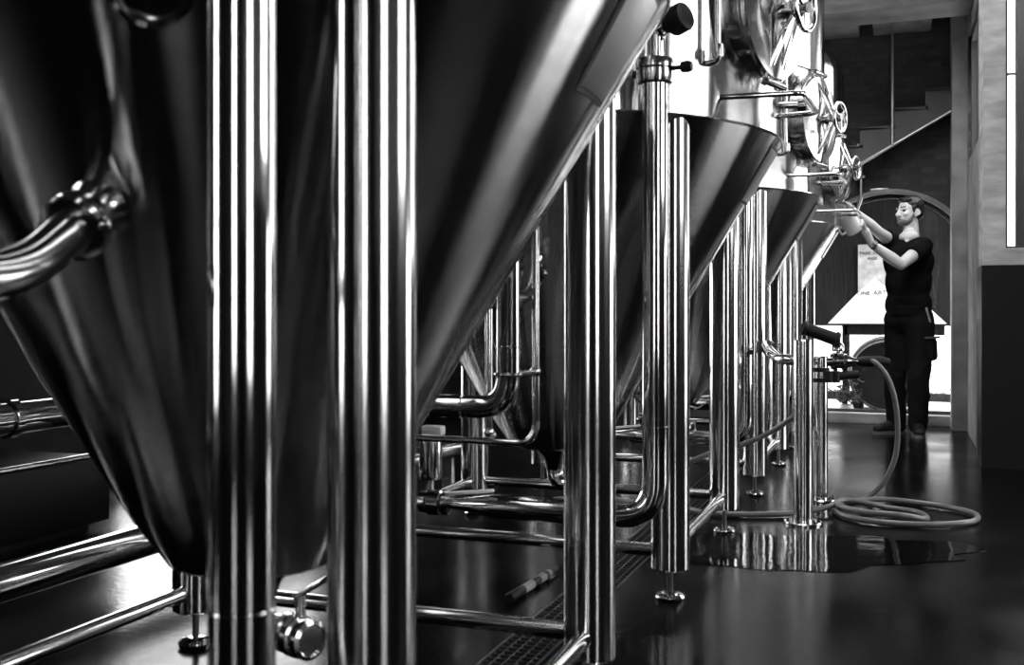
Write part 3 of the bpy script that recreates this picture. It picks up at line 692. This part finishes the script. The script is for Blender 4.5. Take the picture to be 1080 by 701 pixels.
# low clipped hedge strip
bm = B(); rnd = random.Random(3); Y = 11.75; x0, x1 = -1.7, 1.9
box(bm, (x0, Y+.03, -.02), (x1, Y+.17, .06))
for k in range(2600):
    p = Vector((rnd.uniform(x0, x1), Y+rnd.uniform(0, .2), rnd.uniform(-.02, .10))); s = .018
    e = [Vector((rnd.uniform(-1, 1), rnd.uniform(-1, 1), rnd.uniform(-1, 1)))*s for _ in range(3)]
    bm.faces.new([bm.verts.new(p+v) for v in e])
tag(obj('hedge', bm, 'leaf', smooth=False), 'low clipped hedge strip along the bright yard', 'hedge', kind='stuff')
p = py_(893, 436, 9.85)
pt = thing('potted_plant', 'small potted plant on the bright ground just outside the glass door', 'plant', (p.x, 9.85, -.02))
bm = B(); lathe(bm, [(0, 0), (.045, 0), (.058, .03), (.062, .07), (.052, .105), (.055, .11), (.048, .11), (.045, .09), (0, .09)], seg=24, cap=False); obj('pot', bm, 'dconcrete', pt)
bm = B()
for k in range(240):
    p = Vector((rnd.gauss(0, .05), rnd.gauss(0, .05), .14+abs(rnd.gauss(0, .09)))); e = [Vector((rnd.uniform(-1, 1), rnd.uniform(-1, 1), rnd.uniform(-1, 1)))*.03 for _ in range(3)]
    bm.faces.new([bm.verts.new(p+v) for v in e])
obj('foliage', bm, 'leaf', pt, smooth=False)
bm = B(); tube(bm, [(0, 0, .08), (.005, 0, .2), (0, .01, .3)], .006, 8); obj('stem', bm, 'wood', pt)

# ------------------------------------------------------------------ the man
base = at(958, 458, 7.83); base.z = 0
man = thing('person', 'man in black T-shirt and work trousers reaching to the last tank with both arms', 'person', base)
def J(px, py, z): return at(px, py, z)-base
RT, DP, UP = Vector((CY, SY, 0)), Vector((-SY, CY, 0)), Vector((0, 0, 1))
def axes(fu, fz):
    f = (RT*fu+DP*fz).normalized(); l = UP.cross(f).normalized(); return f, l
def rot(f, l, u=UP): return Matrix((( f.x, l.x, u.x, 0), (f.y, l.y, u.y, 0), (f.z, l.z, u.z, 0), (0, 0, 0, 1)))
BF, BL = axes(-.62, -.78)          # the chest faces the tank and half toward the aisle
RB = rot(BF, BL)
HF, HL = axes(-.93, -.36)
HU = (UP-HF*.03).normalized()
pel, wst, chs, nck = J(959, 337, 7.83), J(958, 318, 7.83), J(958, 276, 7.83), J(961, 250, 7.84)
shN, shF = J(975, 259, 7.72), J(942, 256, 7.95)
elN, wrN = J(950, 279, 7.55), J(919, 257, 7.50)
elF, wrF = J(927, 245, 7.72), J(898, 221, 7.52)
hipN, hipF = J(969, 343, 7.76), J(949, 343, 7.90)
knN, knF = J(969, 397, 7.70), J(944, 397, 7.84)
anN, anF = J(968, 447, 7.74), J(945, 447, 7.88)
HC = J(958.5, 223.5, 7.83); RH_ = rot(HF, HL, HU)
def hd(f, l, u): return HC+HF*f+HL*l+HU*u
jc = J(896.5, 235, 7.44)           # white jug
jd = (J(902, 244, 7.46)-J(891, 225, 7.42)).normalized(); jR = .060

bm = B()
ball(bm, pel, (.12, .165, .13), 24, RB); ball(bm, wst, (.105, .145, .14), 24, RB); ball(bm, chs, (.115, .165, .17), 24, RB)
capsule(bm, pel, chs, .12, .12); capsule(bm, shN, shF, .055, .055); capsule(bm, chs, nck, .11, .06)
capsule(bm, nck, hd(-.015, 0, -.06), .060, .055); capsule(bm, nck+BF*.03, hd(.0, 0, -.07), .045, .045)
for h_, k_, a_ in ((hipN, knN, anN), (hipF, knF, anF)):
    capsule(bm, h_, k_, .085, .055); capsule(bm, k_, a_, .055, .038); capsule(bm, k_.lerp(a_, .25), k_.lerp(a_, .5), .05, .045)
for s_, e_, w_ in ((shN, elN, wrN), (shF, elF, wrF)):
    capsule(bm, s_, s_.lerp(e_, .5), .056, .048); capsule(bm, s_.lerp(e_, .5), e_, .048, .040)
    capsule(bm, e_, e_.lerp(w_, .35), .040, .043); capsule(bm, e_.lerp(w_, .35), w_, .043, .027)
# head
ball(bm, hd(-.018, 0, .030), (.096, .074, .082), 28, RH_); ball(bm, hd(.028, 0, -.022), (.062, .062, .085), 28, RH_)
ball(bm, hd(.040, 0, -.070), (.045, .045, .036), 24, RH_); ball(bm, hd(.068, 0, -.090), (.018, .022, .016), 16, RH_)
ball(bm, hd(.070, 0, .022), (.022, .055, .014), 20, RH_)
capsule(bm, hd(.088, 0, .008), hd(.108, 0, -.026), .009, .0125); ball(bm, hd(.098, .010, -.030), (.010, .009, .007), 12, RH_); ball(bm, hd(.098, -.010, -.030), (.010, .009, .007), 12, RH_)
ball(bm, hd(.090, 0, -.050), (.010, .022, .005), 16, RH_); ball(bm, hd(.088, 0, -.060), (.010, .020, .006), 16, RH_)
for s_ in (1, -1):
    ball(bm, hd(.062, s_*.038, -.020), (.024, .020, .02), 14, RH_)
    torus(bm, .020, .006, hd(-.012, s_*.076, -.008), HL*s_+HF*.3, 20, 8); ball(bm, hd(-.010, s_*.073, -.008), (.016, .007, .024), 12, RH_); ball(bm, hd(-.004, s_*.073, -.034), (.009, .006, .010), 10, RH_)
# near hand under the jug: palm, thumb and four fingers closing round it
def circle_pt(th, along, off): 
    e1 = (-DP - jd*(-DP).dot(jd)).normalized(); e2 = jd.cross(e1)
    return jc+jd*along+(e1*math.cos(th)+e2*math.sin(th))*(jR+off)
e1 = (-DP-jd*(-DP).dot(jd)).normalized(); e2 = jd.cross(e1)
best = max(range(360), key=lambda k: ((e1*math.cos(math.radians(k))+e2*math.sin(math.radians(k))).dot((wrN-jc).normalized())))
tb_ = math.radians(best); sgn = 1
palm = circle_pt(tb_, .02, .018)
capsule(bm, wrN, wrN.lerp(palm, .5), .027, .030)
for al, k in ((-.035, 0), (-.012, 1), (.012, 2), (.034, 3)):
    kn = circle_pt(tb_-.35, al+.012, .013); capsule(bm, wrN.lerp(palm, .45), kn, .022, .011)
    L = (.92, 1.0, .95, .78)[k]; pts = [circle_pt(tb_-.35-t*L, al+.012, .0085) for t in (0, .45, .85, 1.2)]
    for (p, q), r in zip(zip(pts, pts[1:]), (.0098, .009, .008)): capsule(bm, p, q, r, r*.93, 10)
tp = [wrN.lerp(palm, .4), circle_pt(tb_+.40, .030, .016), circle_pt(tb_+.75, .040, .010), circle_pt(tb_+1.05, .045, .0095)]
for (p, q), r in zip(zip(tp, tp[1:]), (.017, .0125, .0105)): capsule(bm, p, q, r, r*.85, 10)
# far hand reaching over the hook and closing on it
fd = (wrF-elF).normalized(); fl = fd.cross(UP).normalized(); fu = fl.cross(fd).normalized()
pk = wrF+fd*.075
for k, al in enumerate((-.032, -.011, .011, .030)):
    kn = pk+fl*al+fd*(.012, .016, .012, .0)[k]; capsule(bm, wrF+fl*al*.35, kn, .022, .0115)
    L = (.036, .041, .038, .030)[k]; p1_ = kn+fd*L+fl*al*.12-fu*L*.35; p2_ = p1_+fd*L*.35-fu*L*.75; p3_ = p2_-fd*L*.45-fu*L*.45
    for (p, q), r in zip(((kn, p1_), (p1_, p2_), (p2_, p3_)), (.0098, .009, .008)): capsule(bm, p, q, r, r*.93, 10)
s_ = 1
tp = [wrF+fd*.015, wrF+fd*.045+fl*.04-fu*.012, wrF+fd*.075+fl*.045-fu*.035, wrF+fd*.092+fl*.030-fu*.048]
for (p, q), r in zip(zip(tp, tp[1:]), (.017, .0125, .0105)): capsule(bm, p, q, r, r*.85, 10)
for f_, d_ in ((anN, axes(-.30, -.95)[0]), (anF, axes(-.95, -.3)[0])):
    capsule(bm, f_, f_-UP*.03+d_*.03, .036, .036); capsule(bm, Vector((f_.x, f_.y, .05)), Vector((f_.x, f_.y, .045))+d_*.13, .035, .028)
    capsule(bm, f_, Vector((f_.x, f_.y, .05)), .037, .036)
remeshed('body', bm, 'skin', man, .0042, 3)

# T-shirt
bm = B()
ball(bm, wst-UP*.02, (.128, .172, .15), 28, RB); ball(bm, chs, (.137, .186, .185), 28, RB); ball(bm, chs-UP*.15, (.125, .172, .2), 28, RB)
capsule(bm, wst-UP*.02, chs, .128, .135); capsule(bm, shN, shF, .062, .062); capsule(bm, chs+UP*.03, nck-UP*.05, .115, .080)
capsule(bm, nck-UP*.035, shN, .05, .055); capsule(bm, nck-UP*.035, shF, .05, .055)
for s_, e_, k, r1, r2 in ((shN, elN, .52, .066, .066), (shF, elF, .5, .064, .062)): capsule(bm, s_, s_.lerp(e_, k*.55), r1, r2+.004); lathe(bm, [(0, -.02), (r2, -.02), (r2+.003, .0), (r2+.004, .075), (0, .075)], s_.lerp(e_, k*.55), e_-s_, 24, cap=False)
lathe(bm, [(0, 0), (.14, 0), (.14, .12), (0, .12)], wst-UP*.09, (0, 0, 1), 32, cap=False)
shirt = remeshed('t_shirt', bm, 'shirt', man, .009, 6, .014, .12)
# open neck of the shirt
bm = B(); capsule(bm, nck+BF*.035+UP*.03, nck+BF*.085-UP*.045, .050, .02); ball(bm, nck+BF*.05-UP*.0, (.05, .075, .045), 20, RB)
remeshed('neckline_skin', bm, 'skin', man, .006, 4)
# trousers with belt and cargo pocket
bm = B()
ball(bm, pel, (.137, .182, .14), 28, RB); capsule(bm, hipN, hipF, .11, .11)
lathe(bm, [(0, 0), (.150, 0), (.150, .07), (0, .07)], wst-UP*.10, (0, 0, 1), 32, cap=False)
for h_, k_, a_ in ((hipN, knN, anN), (hipF, knF, anF)):
    capsule(bm, h_, k_, .112, .083); capsule(bm, k_, a_+UP*.02, .083, .070); capsule(bm, a_+UP*.03, a_-UP*.01, .070, .068)
trs = remeshed('trousers', bm, 'trouser', man, .009, 5, .022, .09)
bm = B(); c = J(982, 366, 7.68); box(bm, (-.058, -.035, -.10), (.052, .036, .07), Matrix.Translation(c) @ RB @ Matrix.Rotation(.05, 4, 'X'), bev=.028); pk_ = obj('cargo_pocket', bm, 'trouser', man)
bm = B(); box(bm, (-.068, -.045, 0), (.066, .048, .016), Matrix.Translation(c+UP*.062) @ RB @ Matrix.Rotation(.06, 4, 'X'), bev=.004); obj('pocket_flap', bm, 'flap', pk_)
bm = B(); capsule(bm, J(977, 325, 7.66), J(981, 339, 7.66), .008, .007); obj('pen', bm, 'board', man)
# shoes
for f_, d_ in ((anN, axes(-.30, -.95)[0]), (anF, axes(-.95, -.3)[0])):
    g = Vector((f_.x, f_.y, 0)); bm = B()
    capsule(bm, g+UP*.09, g+UP*.06, .052, .050); capsule(bm, g-d_*.035+UP*.05, g+d_*.13+UP*.046, .044, .040); capsule(bm, g+UP*.075, g+d_*.10+UP*.055, .045, .036); ball(bm, g+d_*.155+UP*.04, (.045, .045, .034), 16, rot(d_, UP.cross(d_)))
    sh = remeshed('shoe', bm, 'shoe', man, .007, 3)
    bm = B(); pts = []
    l_ = UP.cross(d_)
    for k in range(28):
        w = 2*PI*k/28; pts.append(g+d_*(.055+.150*math.cos(w))+l_*(.051*math.sin(w)*(1+.12*math.cos(w))))
    a = [bm.verts.new(p) for p in pts]; b = [bm.verts.new(p+UP*.024) for p in pts]; bm.faces.new(a); bm.faces.new(b)
    for k in range(28): bm.faces.new([a[k], a[(k+1) % 28], b[(k+1) % 28], b[k]])
    obj('sole', bm, 'sole', sh)
# hair, beard, brows, eyes, lips
bm = B()
ball(bm, hd(-.028, 0, .048), (.096, .082, .078), 28, RH_); ball(bm, hd(-.055, 0, .005), (.064, .078, .075), 24, RH_); ball(bm, hd(.030, 0, .088), (.052, .062, .024), 20, RH_); ball(bm, hd(.0, 0, .092), (.06, .06, .032), 20, RH_)
for s_ in (1, -1): ball(bm, hd(.010, s_*.070, .020), (.016, .010, .034), 12, RH_)
remeshed('hair', bm, 'hair', man, .005, 4, .008, .02)
bm = B(); ball(bm, hd(.040, 0, -.075), (.051, .050, .034), 24, RH_); ball(bm, hd(.066, 0, -.089), (.022, .026, .020), 16, RH_); ball(bm, hd(.084, 0, -.041), (.014, .026, .005), 14, RH_)
for s_ in (1, -1): capsule(bm, hd(.012, s_*.060, -.028), hd(.035, s_*.048, -.07), .010, .016)
remeshed('beard', bm, 'beard', man, .005, 4)
for s_ in (1, -1):
    bm = B(); capsule(bm, hd(.088, s_*.016, .030), hd(.074, s_*.050, .034), .0055, .004); obj('eyebrow', bm, 'hair', man)
    bm = B(); ball(bm, hd(.072, s_*.031, .006), (.013, .014, .011), 16, RH_); obj('eye', bm, 'eye', man)
bm = B(); ball(bm, hd(.094, 0, -.050), (.0085, .021, .004), 14, RH_); ball(bm, hd(.092, 0, -.058), (.0085, .019, .005), 14, RH_); obj('lips', bm, 'lips', man)
# wrist watch
bm = B(); wd = (wrN-elN).normalized(); wc = wrN-wd*.02
lathe(bm, [(.030, -.012), (.034, -.010), (.034, .010), (.030, .012)], wc, wd, 28); wt = obj('watch_strap', bm, 'plate', man)
bm = B(); n_ = (UP*.5-DP).normalized(); lathe(bm, [(0, .030), (.019, .030), (.020, .038), (.017, .041), (0, .041)], wc, n_, 24, cap=False); obj('watch_case', bm, 'dpipe', wt)

# white jug in the near hand
jg = thing('jug', 'white plastic jug held under the last tank by the man', 'jug', jc+base)
bm = B(); lathe(bm, [(0, .075), (jR-.008, .075), (jR, .066), (jR, -.06), (jR+.004, -.078), (jR, -.08), (jR-.004, -.074), (jR-.005, .06), (0, .066)], (0, 0, 0), jd, 36, cap=False); obj('body', bm, 'white', jg)
bm = B(); hd_ = (e1*math.cos(tb_+PI)+e2*math.sin(tb_+PI)); tube(bm, rounded([jd*-.05+hd_*jR, jd*-.05+hd_*(jR+.035), jd*.04+hd_*(jR+.035), jd*.04+hd_*jR], .02), .007, 10); obj('handle', bm, 'white', jg)

# ------------------------------------------------------------------ light
w = bpy.data.worlds.new('overcast'); sc.world = w; w.use_nodes = True
bg = w.node_tree.nodes['Background']; bg.inputs[0].default_value = (1, 1, 1, 1); bg.inputs[1].default_value = 11.0

vs = sc.view_settings
sc.display_settings.display_device = 'sRGB'
vs.view_transform = 'Standard'; vs.look = 'None'; vs.gamma = 1; vs.exposure = 0; vs.use_curve_mapping = False
cy = sc.cycles
cy.max_bounces = 10; cy.glossy_bounces = 8; cy.diffuse_bounces = 4; cy.transparent_max_bounces = 12
cy.sample_clamp_indirect = 6; cy.use_denoising = True; cy.caustics_reflective = True
